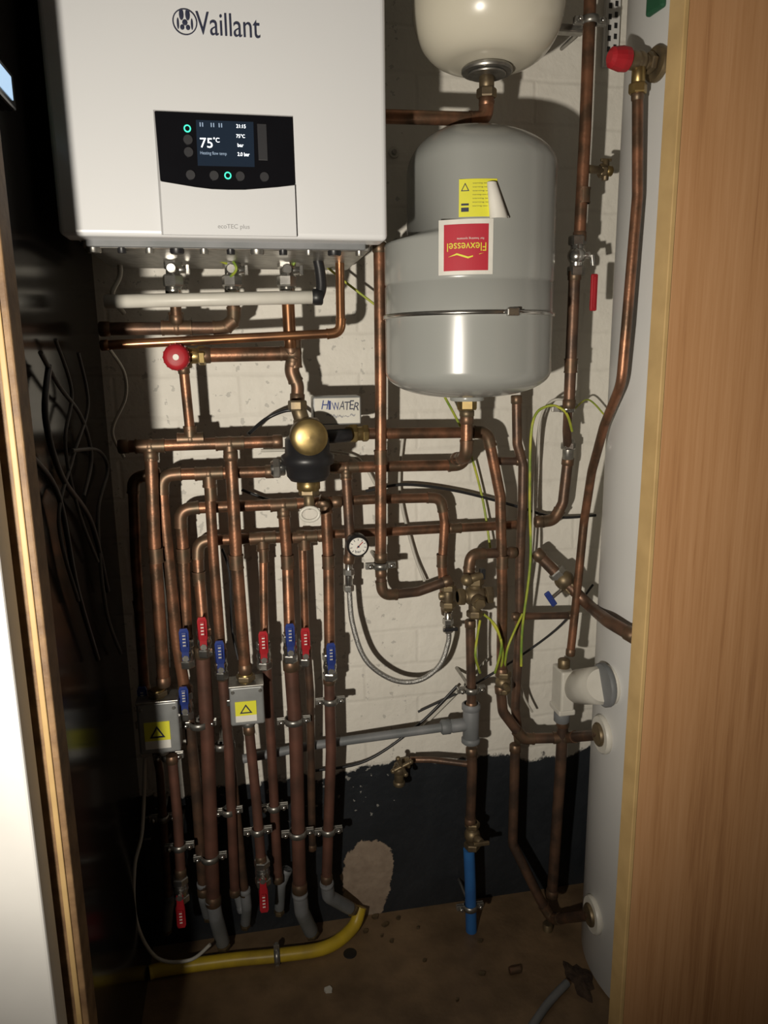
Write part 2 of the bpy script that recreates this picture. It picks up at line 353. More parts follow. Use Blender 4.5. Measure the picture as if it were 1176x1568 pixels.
# ---------------- grey expansion vessel ----------------
ZS=P(850,268,.17).z; ZB=P(840,566,.17).z; VC=V((.381,-.17,0)); VR=.141; ZST=P(592,374,.17).z
prof=[(0,ZS+.060)]
for k in range(1,15):
    q=k/14*math.pi/2; prof.append((VR*math.sin(q)**.85,ZS+.060*math.cos(q)))
zs1=P(720,424,.31).z; zs2=P(720,478,.31).z
prof+= [(VR,ZST+.012),(VR,ZST+.006),(VR,ZST),(VR,ZST-.004),(VR,zs1+.003),(VR-.002,zs1),(VR,zs1-.003),(VR,zs2+.006),(VR+.001,zs2),(VR,zs2-.006),(VR,ZB)]
for k in range(1,15):
    q=k/14*math.pi/2; prof.append((VR*math.cos(q)**.8,ZB-.045*math.sin(q)))
ve=B('expansion_vessel'); ve.lathe(prof,VC,Z,gves,96)
# the upper shell steps in on the side next to the boiler
for v in ve.v:
    if v.z>ZST-.001:
        dx=v.x-VC.x; w=max(0,min(1,(v.z-ZST)/.011)); w=w*w*(3-2*w)
        if dx<-.045: v.x=VC.x-.045+(dx+.045)*(1-.43*w)
ve.lathe([(VR,zs2-.003),(VR+.0035,zs2-.003),(VR+.0035,zs2+.003),(VR,zs2+.003)],VC,Z,ch,96)
def oncyl(u,v,off=.0008):
    r=ray(u,v); o=CAM-VC; a=r.x**2+r.y**2; bb=2*(o.x*r.x+o.y*r.y); c=o.x**2+o.y**2-VR**2
    t=(-bb-math.sqrt(bb*bb-4*a*c))/(2*a); p=CAM+r*t; return math.atan2(p.y-VC.y,p.x-VC.x),p.z
def cp(an,z,off): return V((VC.x+math.cos(an)*(VR+off),VC.y+math.sin(an)*(VR+off),z))
def curved(b,u0,v0,u1,v1,off,m,n=14,slant=0):
    a0,z0=oncyl(u0,v0); a1,z1=oncyl(u1,v1); vs=[];fs=[]
    for i in range(n+1):
        an=a0+(a1-a0)*i/n; vs+=[cp(an,z0,off),cp(an,z1,off)]
    for i in range(n): fs.append([2*i,2*i+2,2*i+3,2*i+1])
    b.raw(vs,fs,m,False); return lambda x,y:cp(a0+(a1-a0)*x,z1+(z0-z1)*y,off+.0004)
def sub(f,a0,a1,b0,b1,off=0): return lambda x,y:f(a0+(a1-a0)*x,b0+(b1-b0)*y)
curved(ve,672,338,754,420,.0007,wlab); f=curved(ve,680,345,747,414,.0012,redl)
ve.text('Flexvessel',sub(f,.08,.95,.42,.60),yell,True); ve.text('for heating systems',sub(f,.3,.9,.66,.72),wlab,True)
ve.raw([f(x,y) for x,y in ((.1,.30),(.3,.34),(.55,.26),(.9,.38),(.55,.30),(.3,.38))],[[0,1,5],[1,2,4,5],[2,3,4]],yell,False)
f=curved(ve,703,275,760,332,.0009,yell)
for i in range(7): ve.text('warning text line'[:11+i%4],sub(f,.35,.75+.05*(i%3),.86-.1*i,.90-.1*i),navy)
ve.text('△',sub(f,.05,.27,.68,.9),navy) ; 
for i in range(5):
    for j in range(5):
        if (i*3+j*7)%3: ve.raw([f(.06+.04*i+dx,.08+.055*j+dy) for dx,dy in((0,0),(.04,0),(.04,.055),(0,.055))],[[0,1,2,3]],navy,False)
a0,z0=oncyl(750,280); a1,z1=oncyl(766,336); vs=[];fs=[]
for i in range(9):
    t=i/8; 
    for j in range(9):
        s_=j/8; q=s_*math.pi*1.3
        vs.append(cp(a0+.03+t*.10,z0+(z1-z0)*t,0.002)+X*(.012*math.cos(q)-.004)*(.6+t*.6)-Y*(.010*math.sin(q)+.002)*(.6+t*.5))
for i in range(8):
    for j in range(8): fs.append([i*9+j,i*9+j+1,i*9+j+10,i*9+j+9])
ve.raw(vs,fs,wlab)
q=cp(oncyl(783,473)[0],zs2,.005); ve.box(q,(.02,.008,.012),ch,.002); ve.cyl(q-X*.014,q+X*.014,.0025,ch,8)
q0=V((VC.x,VC.y,ZB-.045))
ve.cyl(q0+Z*.004,q0-Z*.006,.03,gves); ve.hex(q0-Z*.004,q0-Z*.022,.017,br); ve.cyl(q0-Z*.022,q0-Z*.034,.013,brd); ve.done()
# ---------------- white potable vessel ----------------
q=P(747,8,.19); WR=.118; wv=B('potable_water_vessel'); WC=V((q.x,q.y,0)); zq=q.z
pr=[(.0,zq-.088),(.035,zq-.087),(.05,zq-.084)]
for k in range(1,15):
    t=k/14*math.pi/2; pr.append((.05+(WR-.05)*math.sin(t)**.9,zq-.084*math.cos(t)))
pr+=[(WR,zq+.18),(WR*.9,zq+.24),(WR*.5,zq+.28),(0,zq+.29)]
wv.lathe(pr,WC,Z,cream,64); zf=zq-.088
wv.cyl(WC+Z*(zf-.001),WC+Z*(zf-.008),.040,zn,36); wv.cyl(WC+Z*(zf-.009),WC+Z*(zf-.012),.03,zn,30)
wv.cyl(WC+Z*(zf-.012),WC+Z*(zf-.03),.012,brd); wv.hex(WC+Z*(zf-.03),WC+Z*(zf-.044),.016,brd); wv.done()
e=WC+Z*(zf-.04); dd=-WC.y
el=P(720,182,dd); pl=P(655,184,dd)
pipe([tuple(e)+(0,),(e.x,e.y,el.z,0),(.212,e.y,el.z-.003,0)],.0105,cu,fm=cu)
# ---------------- pipes ----------------
pipe([(153,504,.13),(345,502,.13),(359,490,.13),(356,440,.13)],.0105,cud)
pipe([(267,440,.15),(271,495,.135)],.009,cu); tee(271,502,.13,.0105,[(-1,0),(1,0),(0,1)])
pipe([(440,440,.15),(444,520,.15),(447,545,.14)],.0105,cub)
pipe([(520,385,.16),(522,510,.16),(155,529,.155)],.0075,cub,fm=cub)
b=B('condensate_pipe'); b.cyl(P(160,462,.18),P(484,455,.18),.0105,wpl); b.cyl(P(478,455,.18),P(494,455,.18),.013,blk)
b.sweep(smooth([(488,455,.18),(492,440,.18),(490,415,.18),(484,385,.18)]),.0085,blk); b.done()
for i,(u,d) in enumerate(((264,.15),(354,.14),(438,.15))):
    b=B('boiler_isolation_valve'); q=P(u,388,d); w=P(u+2,445,d); L=q-w
    b.cyl(q,q-Z*.014,.0115,brd if i==1 else zn); b.hex(q-Z*.010,q-Z*.024,.0155,ch); b.cyl(q-Z*.02,w+Z*.006,.0115,ch)
    b.hex(w+Z*.024,w+Z*.006,.0165,ch); b.cyl(w+Z*.008,w-Z*.006,.013,ch)
    b.cyl(w+Z*.032-Y*.006,w+Z*.032-Y*.022,.008,ch,12); b.cyl(w+Z*.032,w+Z*.032+X*.024,.006,ch,12); b.box(w+Z*.032+X*.024,(.006,.012,.016),ch,.001); b.done()
pipe([(458,541,.14),(305,544,.14)],.012,cu)
tee(451,541,.14,.0105,[(-1,0),(0,1),(0,-1)])
pipe([(450,548,.14),(446,568,.14),(456,590,.14),(455,618,.14)],.011,cul)
pipe([(281,560,.13),(292,668,.12)],.0085,cu)
b=B('safety_relief_valve'); q=P(290,545,.14); b.cyl(q+X*.022,q-X*.004,.013,br); b.hex(q+X*.026,q+X*.014,.016,br); b.cyl(q-X*.008-Z*.02,q-X*.008+Z*.012,.012,brd); b.sphere(q-X*.005,.015,br)
k=P(270,547,.17); b.cyl(q-X*.005,k,.01,brd)
b.lathe([(0,.008),(.013,.008),(.0175,.0065),(.0205,.002),(.0215,-.010),(.019,-.013),(0,-.013)],k,-Y,red,36)
for j in range(16):
    an=j/16*6.283; b.cyl(k+V((math.cos(an)*.0207,.010,math.sin(an)*.0207)),k+V((math.cos(an)*.0200,-.001,math.sin(an)*.0200)),.0016,red,8)
b.cyl(k-Y*.0075,k-Y*.009,.005,wlab,16); b.done()
# manifold rows
pipe([(182,684,.12),(432,676,.12)],.0105,cu)
tee(230,683,.12,.0105,[(-1,0),(1,0),(0,-1)]); tee(352,679,.12,.0105,[(-1,0),(1,0),(0,-1)]); tee(292,672,.12,.0095,[(-1,0),(1,0),(0,1)])
pipe([(540,665,.10),(565,664,.10),(746,662,.10),(752,690,.10),(766,760,.10),(769,900,.10),(768,1035,.10)],.0105,cu)
pipe([(420,722,.10),(247,727,.10),(252,800,.10),(272,990,.10),(284,1060,.10)],.0105,cu)
tee(320,725,.10,.0105,[(-1,0),(1,0),(0,-1)])
pipe([(245,724,.085),(204,732,.085),(208,850,.085),(222,1060,.085)],.0095,cu)
pipe([(505,716,.08),(708,712,.08),(714,690,.10)],.0105,cu)
pipe([(522,768,.075),(275,779,.075),(280,830,.075),(287,985,.085)],.0105,cu)
tee(434,773,.075,.0105,[(-1,0),(1,0),(0,-1)])
pipe([(505,768,.065),(580,764,.065),(675,762,.065),(681,800,.065),(677,870,.065),(684,940,.065)],.0095,cu)
pipe([(500,820,.055),(302,828,.055),(304,870,.06),(313,972,.08)],.0105,cu)
tee(402,824,.055,.0105,[(-1,0),(1,0),(0,-1)]); tee(466,822,.055,.0105,[(-1,0),(1,0),(0,-1)])
pipe([(455,820,.055),(580,815,.055),(670,810,.055),(800,803,.055)],.009,cu); tee(690,809,.055,.009,[(-1,0),(1,0)])
pipe([(820,799,.06),(848,797,.06),(862,770,.06),(870,700,.06)],.0105,cud)
# verticals
pipe([(231,690,.12),(236,820,.12),(251,1050,.12)],.011,cu)
pipe([(320,730,.10),(327,850,.10),(339,1005,.10)],.0095,cu)
pipe([(353,690,.12),(362,850,.12),(376,1030,.12)],.011,cu)
pipe([(403,830,.055),(405,990,.08)],.008,cu)
pipe([(434,780,.075),(440,860,.075),(444,980,.10)],.0105,cu)
pipe([(463,828,.055),(468,985,.07)],.008,cu)
pipe([(490,768,.08),(499,772,.08),(503,860,.08),(505,1005,.095)],.0105,cu)
pipe([(530,722,.08),(536,830,.08),(534,862,.08)],.0095,cud); tee(530,716,.08,.0095,[(-1,0),(1,0),(0,-1)])
pipe([(581,372,.11),(583,600,.11),(583,860,.11)],.0105,cu)
pipe([(583,872,.10),(585,912,.10),(640,906,.09),(690,888,.09)],.0095,cud); clamp(583,866,.105,.0105)
# small couplings along the verticals
for u,v,d,r in ((239,850,.12,.011),(362,860,.12,.011),(323,755,.10,.0095),(281,850,.077,.0105),(305,885,.062,.0105),(440,860,.076,.0105),(503,860,.081,.0105),(404,850,.06,.008),(769,860,.10,.0105),(583,700,.11,.0105),(893,300,.12,.0105),(874,560,.12,.0105),(677,858,.065,.0095)):
    b=B('pipe_coupling'); q=P(u,v,d); b.sweep([q-Z*.013,q+Z*.013],r*1.13,cul); b.sweep([q+Z*.013,q+Z*.010],r*1.2,cul); b.sweep([q-Z*.013,q-Z*.010],r*1.2,cul); b.done()
def lower(pts,r,m=cur): pipe(pts,r,m,fit=False)
lower([(222,1060,.085),(245,1180,.085),(258,1370,.085)],.008,cud)
lower([(263,1157,.12),(272,1250,.12),(277,1340,.12)],.0095)
lower([(285,1050,.08),(300,1200,.08),(312,1370,.08)],.0105,cud)
lower([(310,990,.09),(318,1130,.09),(327,1385,.09)],.0135)
lower([(340,1030,.09),(350,1140,.09),(360,1370,.08)],.0095)
lower([(381,1112,.12),(392,1220,.12),(400,1320,.12)],.0095)
lower([(338,1000,.07),(352,1150,.07),(375,1370,.07)],.009,cud)
lower([(408,1010,.08),(416,1150,.08),(426,1350,.08)],.0095)
lower([(445,1010,.095),(453,1120,.095),(459,1365,.095)],.0135)
lower([(470,990,.08),(475,1060,.08),(478,1300,.06)],.008,cud)
lower([(504,1035,.095),(507,1150,.095),(500,1350,.09)],.0105)
ballvalve(286,1000,.10,blue,.0095); ballvalve(313,983,.10,red,.0095); ballvalve(339,1018,.10,blue,.0085); ballvalve(404,1003,.09,red,.0095)
ballvalve(444,992,.11,blue,.0095); ballvalve(467,998,.08,red,.008); ballvalve(505,1020,.10,blue,.0095); ballvalve(285,1080,.10,blue,.009,L=.048); ballvalve(223,1078,.085,blue,.009,L=.045)
ballvalve(277,1360,.12,red,.0105,L=.060,dirz=-1); ballvalve(402,1335,.12,red,.0105,L=.064,dirz=-1)
for u,v,d,r in ((305,1108,.09,.0135),(338,1142,.08,.0095),(450,1103,.095,.0135),(506,1073,.095,.0105),(258,1158,.11,.0095),(250,1252,.085,.0085),(275,1296,.12,.0095),
    (322,1312,.09,.0135),(350,1242,.085,.0095),(395,1272,.12,.0095),(420,1236,.08,.0095),(456,1275,.095,.0135),(503,1272,.09,.0105)): clamp(u,v,d,r)
def actuator(u0,u1,v0,v1,d):
    b=B('zone_valve_actuator'); a=P(u0,v1,d); c=P(u1,v0,d); m=(a+c)/2; w=c.x-a.x; h=c.z-a.z
    b.box(m+Y*.02,(w,.045,h),act,.004,seg=3); b.box(m+V((0,.02,h/2)),(w*1.03,.048,.004),zn,.001)
    b.cyl(m+Z*h*.5+Y*.02,m+Z*(h*.5+.016)+Y*.02,.014,br); b.hex(m+Z*(h*.5+.004)+Y*.02,m+Z*(h*.5+.014)+Y*.02,.018,brd)
    b.cyl(m-Z*h*.5+Y*.02,m-Z*(h*.5+.012)+Y*.02,.013,zn)
    y=m.y-.0035; lw=w*.62; lz=m.z-h*.12
    b.box((m.x-w*.04,y,lz+h*.05),(lw,.001,h*.40),yell,0); b.box((m.x-w*.04,y-.0002,lz-h*.19),(lw,.001,h*.16),wlab,0)
    T=[V((m.x-w*.04+x*lw*.3,y-.0008,lz+h*.05+z*h*.13)) for x,z in ((-1,-.8),(1,-.8),(0,1))]; b.plate(T,Y*-.0003,navy)
    T=[V((m.x-w*.04+x*lw*.19,y-.0012,lz+h*.045+z*h*.08)) for x,z in ((-1,-.8),(1,-.8),(0,1))]; b.plate(T,Y*-.0003,yell)
    b.cyl((a.x+w*.1,m.y-.002,c.z-h*.12),(a.x+w*.1,m.y-.006,c.z-h*.12),.003,zn,10); b.cyl((c.x-w*.1,m.y-.002,c.z-h*.12),(c.x-w*.1,m.y-.006,c.z-h*.12),.003,zn,10)
    b.box((a.x-.003,m.y+.02,a.z+h*.5),(.006,.01,.012),ch,.001); b.done()
actuator(215,272,1072,1156,.14); actuator(354,403,1048,1112,.14)
for pts,r in (([(326,1375,.09),(330,1402,.085),(341,1442,.06)],.0145),([(310,1350,.08),(312,1375,.075),(318,1400,.05)],.0105),([(375,1360,.07),(378,1388,.07),(376,1412,.05)],.0105),
    ([(459,1365,.095),(462,1395,.09),(476,1425,.06)],.015),([(440,1330,.06),(430,1355,.06),(428,1390,.05)],.0105),([(500,1350,.09),(503,1372,.08),(535,1390,.05)],.0135),([(262,1370,.085),(258,1392,.08),(256,1420,.06)],.010),([(372,1395,.06),(365,1370,.05),(360,1345,.05)],.010)):
    w=[P(*p) for p in pts]; o,sp=fillet(w,.02); b=B('pvc_pipe_sleeve'); b.sweep(o,r,gp); d=(o[-1]-o[-2]).normalized(); b.cyl(o[-1]-d*.002,o[-1]+d*.018,r*.85,brd); b.hex(o[-1]+d*.006,o[-1]+d*.016,r*1.05,brd); b.cyl(o[0],o[0]+(o[1]-o[0]).normalized()*.012,r*1.08,gp); b.done()
g0=G(250,1484,.014)
g=[V((WL+.003,g0.y-.004,.014)),g0,G(350,1470,.014),G(430,1462,.014),G(500,1450,.014),P(540,1420,.05),P(552,1388,.03)]
b=B('gas_pipe'); b.sweep(smooth([tuple(x)+(0,) for x in g]),.0135,yelp,18); b.done()
q=G(424,1463,.014); b=B('pipe_bracket'); b.lathe([(.0135,-.006),(.0165,-.006),(.0165,.006),(.0135,.006)],q,X,zn,24); b.cyl(q+Z*.014,q+Z*.03,.004,zn,8); b.box(q+Z*.02,(.012,.006,.014),zn,.001); b.cyl(q-Z*.0135-Y*.012,q-Z*.013+Y*.012,.004,zn,8); b.done()
# dirt separator
b=B('dirt_separator'); q=P(471,700,.17)
zt=P(471,666,.17).z; zbm=P(471,735,.17).z
b.lathe([(0,zt),(.030,zt),(.037,zt-.006),(.038,zt-.03),(.0445,zt-.034),(.0445,zt-.048),(.038,zt-.052),(.036,zbm+.008),(.03,zbm),(0,zbm)],V((q.x,q.y,0)),Z,blk,36)
k=P(474,670,.21); b.cyl(k+Y*.04,k-Y*.0,.031,brd,36); b.lathe([(0,.006),(.012,.0055),(.022,.004),(.029,.001),(.030,0)],k,-Y,br,36)
b.cyl(V((q.x,q.y,zt+.028)),V((q.x,q.y,zt-.01)),.022,brd,28); b.hex(V((q.x-.014,q.y,zt+.058)),V((q.x-.014,q.y,zt+.042)),.016,brd); b.cyl(V((q.x-.014,q.y,zt+.05)),V((q.x-.006,q.y,zt+.02)),.013,brd)
b.cyl(V((q.x,q.y,zbm)),V((q.x,q.y,zbm-.018)),.02,br); b.hex(V((q.x,q.y,zbm-.014)),V((q.x,q.y,zbm-.026)),.018,brd); b.cyl(V((q.x,q.y,zbm-.026)),V((q.x,q.y,zbm-.05)),.009,brd)
b.cyl(q-X*.037-Z*.02+Y*.02,q-X*.062-Z*.02+Y*.02,.013,ch); b.hex(q-X*.046-Z*.02+Y*.02,q-X*.058-Z*.02+Y*.02,.018,zn)
b.cyl(q+X*.03+Z*.03+Y*.03,q+X*.08+Z*.03+Y*.05,.012,blk)
r0=V((q.x,q.y-.008,zbm-.058)); ring=[r0+V((math.cos(t/16*6.283)*.016,0,math.sin(t/16*6.283)*.012)) for t in range(17)]; b.sweep(ring,.003,wpl,8); b.done()
b=B('union_fitting'); q=P(545,664,.10); b.hex(q-X*.012,q+X*.002,.018,br); b.cyl(q-X*.02,q+X*.02,.013,br); b.hex(q+X*.012,q+X*.022,.016,br); b.done()
# junction box with a handwritten label
b=B('junction_box'); a=P(480,652,.13); c=P(553,606,.13); b.box(((a.x+c.x)/2,-.11,(a.z+c.z)/2),(c.x-a.x,.04,c.z-a.z),act,.004)
b.box(((a.x+c.x)/2,-.1315,(a.z+c.z)/2),(c.x-a.x-.006,.001,c.z-a.z-.006),wpl,0)
for i,(chh,u0,u1,dy,sk) in enumerate((('H',492,501,0,.3),('I',503,506,1,.2),('W',509,520,3,-.1),('A',519,527,1,.3),('T',527,535,2,.1),('E',535,541,0,.2),('R',541,549,3,.35))):
    f0=rect(u0,u1,613+dy,627+dy*.5,.1325); b.text(chh,(lambda x,y,f0=f0,sk=sk:f0(x+sk*y,y)),blue if i<3 else navy)
for i in range(5): b.text('~',rect(500+i*9,508+i*9,633+(i*5)%4,638+(i*3)%4,.1325),gryprint_gap)
b.done()
b=B('pressure_gauge'); q=P(548,836,.12); b.cyl(q+Y*.025,q-Y*.004,.0205,blk,32); b.cyl(q-Y*.003,q-Y*.0048,.0165,wlab,28)
for t in range(9):
    an=math.radians(-40+t*32.5); v=V((math.cos(an),0,math.sin(an))); b.box(q-Y*.005+v*.013,(.001,.0006,.004),navy,0,Matrix.Rotation(math.pi/2-an,3,'Y'))
b.box(q-Y*.0055+V((.003,0,.003)),(.0015,.0006,.016),red,0,Matrix.Rotation(math.radians(45),3,'Y')); b.cyl(q-Y*.005,q-Y*.007,.002,navy,8); b.text('bar',rect(544,553,842,847,.1255),navy)
b.cyl(q+Y*.02,q+Y*.05-X*.012,.006,brd,10); b.done()
b=B('filling_loop_hose'); h=smooth([(535,905,.08),(540,955,.085),(560,1010,.09),(600,1040,.09),(640,1042,.09),(672,1020,.085),(686,985,.08),(687,965,.08)],12); b.sweep(h,.0052,braid,12)
for (u,v0,v1) in ((534,862,905),(686,938,968)):
    p0=P(u,v0,.08);p1=P(u,v1,.08); b.cyl(p0,p1,.0075,ch); b.hex(p0-Z*.012,p0-Z*.024,.011,ch); b.hex(p1+Z*.0,p1+Z*.012,.0105,ch)
b.box(P(690,964,.095),(.03,.006,.007),blk,.002); b.done()
b=B('pressure_reducing_valve'); q=P(727,912,.11)
b.sphere(q,.021,brd,(1.1,1,1)); b.cyl(q-X*.035,q+X*.032,.013,brd); b.hex(q-X*.035,q-X*.022,.018,brd); b.hex(q+X*.02,q+X*.034,.018,brd)
b.cyl(q,q+Z*.045,.013,brd); b.hex(q+Z*.022,q+Z*.036,.017,brd); b.cyl(q,q-Z*.045,.012,brd); b.hex(q-Z*.03,q-Z*.043,.016,brd); b.cyl(q,q-Y*.03-Z*.006,.013,brd); b.hex(q-Y*.024-Z*.006,q-Y*.036-Z*.006,.011,brd)
k=P(715,888,.13); b.sphere(k,.012,brd); b.cyl(k,k+X*.03+Z*.008,.008,brd); b.box(k+X*.03+Z*.010,(.01,.01,.02),blk,.001); b.done()
pipe([(718,880,.11),(720,848,.11),(788,846,.09)],.010,cud); pipe([(720,950,.11),(722,1085,.105)],.0095,cud)
b=B('check_valve'); q=P(686,912,.08); b.cyl(q+Z*.03,q-Z*.03,.012,brd); b.hex(q+Z*.022,q+Z*.01,.016,brd); b.hex(q-Z*.012,q-Z*.024,.016,brd); b.cyl(q,q-X*.018,.008,brd); b.done()
pipe([(VC.x,VC.y,q0.z-.03,0),(VC.x,VC.y,P(712,700,.17).z,0),(VC.x+.001,-.10,P(712,708,.15).z,0)],.0105,cu)
pipe([(791,606,.09),(792,680,.09),(801,712,.09),(800,775,.09),(796,860,.08),(795,960,.08),(789,1085,.08),(795,1135,.08)],.0095,cud,fit=False)
pipe([(752,706,.08),(800,706,.085)],.008,cud)
pipe([(905,-40,.12),(896,200,.12),(887,370,.12)],.0105,cu); pipe([(880,415,.12),(871,625,.12)],.0105,cud); 
b=B('flexible_coupling'); b.sweep([P(870,622,.11),P(868,660,.08),P(870,700,.06)],.0085,cud); q=P(870,688,.065); b.hex(q+Z*.014,q-Z*.0,.0145,ch); b.cyl(q+Z*.02,q-Z*.02,.011,zn); q=P(868,626,.11); b.lathe([(.011,-.006),(.0145,-.006),(.0145,.006),(.011,.006)],q,Z,ch,20); b.box(q-X*.02,(.02,.006,.01),ch,.001); b.done()
b=B('lever_valve'); q=P(883,392,.12); b.cyl(q+Z*.034,q-Z*.034,.0115,ch); b.hex(q+Z*.034,q+Z*.018,.016,ch); b.hex(q-Z*.018,q-Z*.034,.016,ch); b.sphere(q,.0165,ch); b.cyl(q,q+X*.02-Y*.012,.006,ch,12)
k=q+X*.022-Y*.015; b.sweep([k,k-Z*.018+X*.003],.005,ch,10); k=P(909,448,.14); b.box(k,(.013,.006,.064),red,.003); b.box(k-Y*.003,(.005,.004,.055),red,.001); b.done()
b=B('drain_cock'); q=P(927,262,.10); l=P(893,258,.12); b.cyl(l,q,.007,brd); b.hex(q-X*.012,q,.012,brd); b.cyl(q,q+X*.012,.009,br); b.cyl(q+Z*.018,q-Z*.016,.006,brd,10); b.box(q+Z*.018,(.02,.006,.005),brd,.001); b.done()
clamp(904,32,.12,.0105); B('wall_bracket').box(P(868,46,.09),(.06,.02,.012),zn,.002).cyl(P(868,46,.09),P(868,46,.0),.005,zn,8).done()
# T&P relief valve and discharge pipe
b=B('temperature_relief_valve'); p,n=rosette(1006,98); q=p+n*.032
b.cyl(p,q,.010,brd); b.hex(p+n*.008,p+n*.018,.015,brd); b.sphere(q,.014,brd); b.cyl(q,q-Z*.03,.010,br); b.hex(q-Z*.03,q-Z*.044,.0135,br)
b.cyl(q,q+n*.028,.013,brd); b.lathe([(0,.052),(.008,.052),(.014,.048),(.017,.032),(.0165,.022),(0,.022)],q+n*.0,n,red,16,False); b.done()
zz=q-Z*.04; D0=-zz.y
pipe([tuple(zz)+(0,),(976,300,D0),(959,500,D0),(951,588,D0-.01),(925,652,.22),(906,722,.16),(894,800,.13),(880,940,.12),(873,1003,.12)],.0082,cu,fr=.05,fit=False)
p1_,n1_=rosette(932,952,.03); p2_,n2_=rosette(972,975,.025)
pipe([(820,845,.08),(858,884,.10),(905,930,.13),tuple(p1_)+(0,),tuple(p2_)+(0,)],.0115,cud,fit=False,fr=.06); b=B('elbow_coupling'); q=P(864,888,.10); b.sphere(q,.02,brd); dv=(P(905,930,.12)-P(820,845,.08)).normalized(); b.hex(q-dv*.026,q-dv*.012,.018,ch); b.hex(q+dv*.012,q+dv*.026,.018,brd); k=P(843,917,.12); b.sweep([q,q-Z*.02-X*.005,k],.004,ch,8); b.box(k,(.012,.005,.034),blue,.002,Matrix.Rotation(-.6,3,'Y')); b.done()
pipe([(785,944,.09),(878,942,.09)],.0075,cud)
b=B('cylinder_zone_valve'); p,n=rosette(932,1048); m=P(892,1051,.16)
ax=(p-m).normalized()
b.cyl(p+n*.012,m-ax*.016,.0345,wpl,36); b.cyl(m-ax*.0165,m-ax*.018,.026,wlab,28); b.box(m-ax*.019,(.006,.003,.028),gryprint_gap,0)
b.cyl(p+n*.004,p+n*.014,.040,gp,36)
q=P(862,1052,.13); b.box(q,(.028,.05,.085),wpl,.004); b.box(q-Z*.045,(.035,.05,.012),wpl,.003); b.cyl(q+Z*.04,q+Z*.06,.012,brd); b.cyl(q-Z*.05,q-Z*.075,.016,gp); b.done()
pipe([(862,1100,.12),(858,1180,.12),(845,1372,.10)],.0115,cud)
p,n=rosette(922,1124)
pipe([(766,1050,.10),(770,1090,.10),(801,1131,.11),(870,1129,.12),tuple(p)+(0,)],.0105,cud)
p,n=rosette(908,1400)
pipe([(789,1140,.08),(785,1292,.08),(826,1375,.11),(845,1408,.12),tuple(p)+(0,)],.0105,cud)
b=B('drain_valve'); q=P(838,1432,.12); b.cyl(q+Z*.03,q-Z*.02,.011,brd); b.hex(q-Z*.006,q-Z*.018,.015,brd); b.cyl(q,q+X*.02-Z*.012,.006,brd,10); b.box(q+X*.022-Z*.012,(.006,.014,.018),brd,.001); b.done()
b=B('gate_valve'); q=P(770,1045,.10); b.sphere(q,.016,brd); b.hex(q+Z*.012,q+Z*.024,.016,brd); b.hex(q-Z*.012,q-Z*.022,.015,brd); b.cyl(q,q-Y*.03,.007,brd,10); b.done()
clamp(722,1056,.11,.0105)
b=B('grey_waste_pipe'); q=P(721,1108,.10); l=P(480,1141,.05); b.cyl(q+Z*.045,q-Z*.04,.0165,gp); b.cyl(q+Z*.045,q+Z*.03,.019,gp); b.cyl(q-Z*.03,q-Z*.042,.019,gp); m=P(690,1112,.095); b.cyl(q,m,.0135,gp); b.cyl(m,m-X*.02,.015,gp); b.sweep([m,l,P(372,1162,.05)],.009,gp); b.done()
pipe([(722,1145,.10),(723,1180,.10),(720,1262,.09)],.0105,cud)
b=B('stop_tap'); q=P(723,1278,.09); b.cyl(q+Z*.03,q-Z*.03,.0115,brd); b.sphere(q,.017,brd); b.hex(q+Z*.03,q+Z*.018,.016,brd); b.hex(q-Z*.018,q-Z*.032,.017,brd); b.cyl(q,q-Y*.03+X*.01,.009,brd); b.box(q-Y*.032+X*.01,(.034,.006,.009),brd,.002); b.done()
bp=P(718,1300,.09); B('water_main_pipe').sweep([bp,P(720,1350,.09),V((P(722,1400,.09).x,-.09,0.0))],.012,bluep,20).done(); clamp(720,1388,.09,.0115)
b=B('drain_tap'); q=P(611,1178,.06); b.sweep([P(718,1170,.09),P(660,1163,.07),P(628,1163,.06)],.0065,cud); b.cyl(q+Z*.014,q-Z*.028,.010,brd); b.sphere(q,.0135,brd); b.hex(q+X*.005+Z*.014,q+X*.022+Z*.014,.012,brd); b.cyl(q-Z*.026,q-Z*.036,.0125,brd); k=q+Z*.014; b.cyl(k,k-Y*.03+Z*.006,.006,brd,10); k=k-Y*.03+Z*.01
for an in (0.4,1.97): v=V((math.cos(an),0,math.sin(an))); b.sweep([k-v*.02,k+v*.02],.004,brd,8); b.sphere(k+v*.02,.0052,brd); b.sphere(k-v*.02,.0052,brd)
b.done()
# ---------------- cables ----------------
cable([(268,402,.15),(290,392,.17),(320,394,.17),(348,404,.15)],.0022,cable_y); cable([(345,385,.15),(362,410,.17),(352,425,.15)],.0022,cable_y)
cable([(452,385,.15),(452,400,.16),(440,418,.15)],.0022,cable_y); cable([(485,395,.1),(520,425,.08),(576,468,.08)],.0022,cable_y)
cable([(180,375,.12),(184,420,.1),(172,452,.12),(190,480,.1)],.004,cable_w); cable([(168,535,.1),(190,570,.05),(192,610,.05),(172,660,.06),(190,700,.05)],.003,cable_w)
cable([(380,665,.08),(410,640,.06),(445,628,.07),(470,640,.06)],.0035,blk); 
cable([(680,606,.06),(712,670,.04),(738,760,.03),(752,850,.05)],.0024,cable_y)
cable([(876,660,.1),(865,630,.12),(838,622,.1),(815,650,.1),(811,760,.1),(812,860,.1),(800,960,.1),(798,1020,.1)],.0026,cable_y)
cable([(884,620,.1),(850,612,.1),(828,640,.06),(820,720,.05),(812,860,.05),(790,1000,.06),(800,1060,.06),(815,1090,.05)],.0024,cable_w)
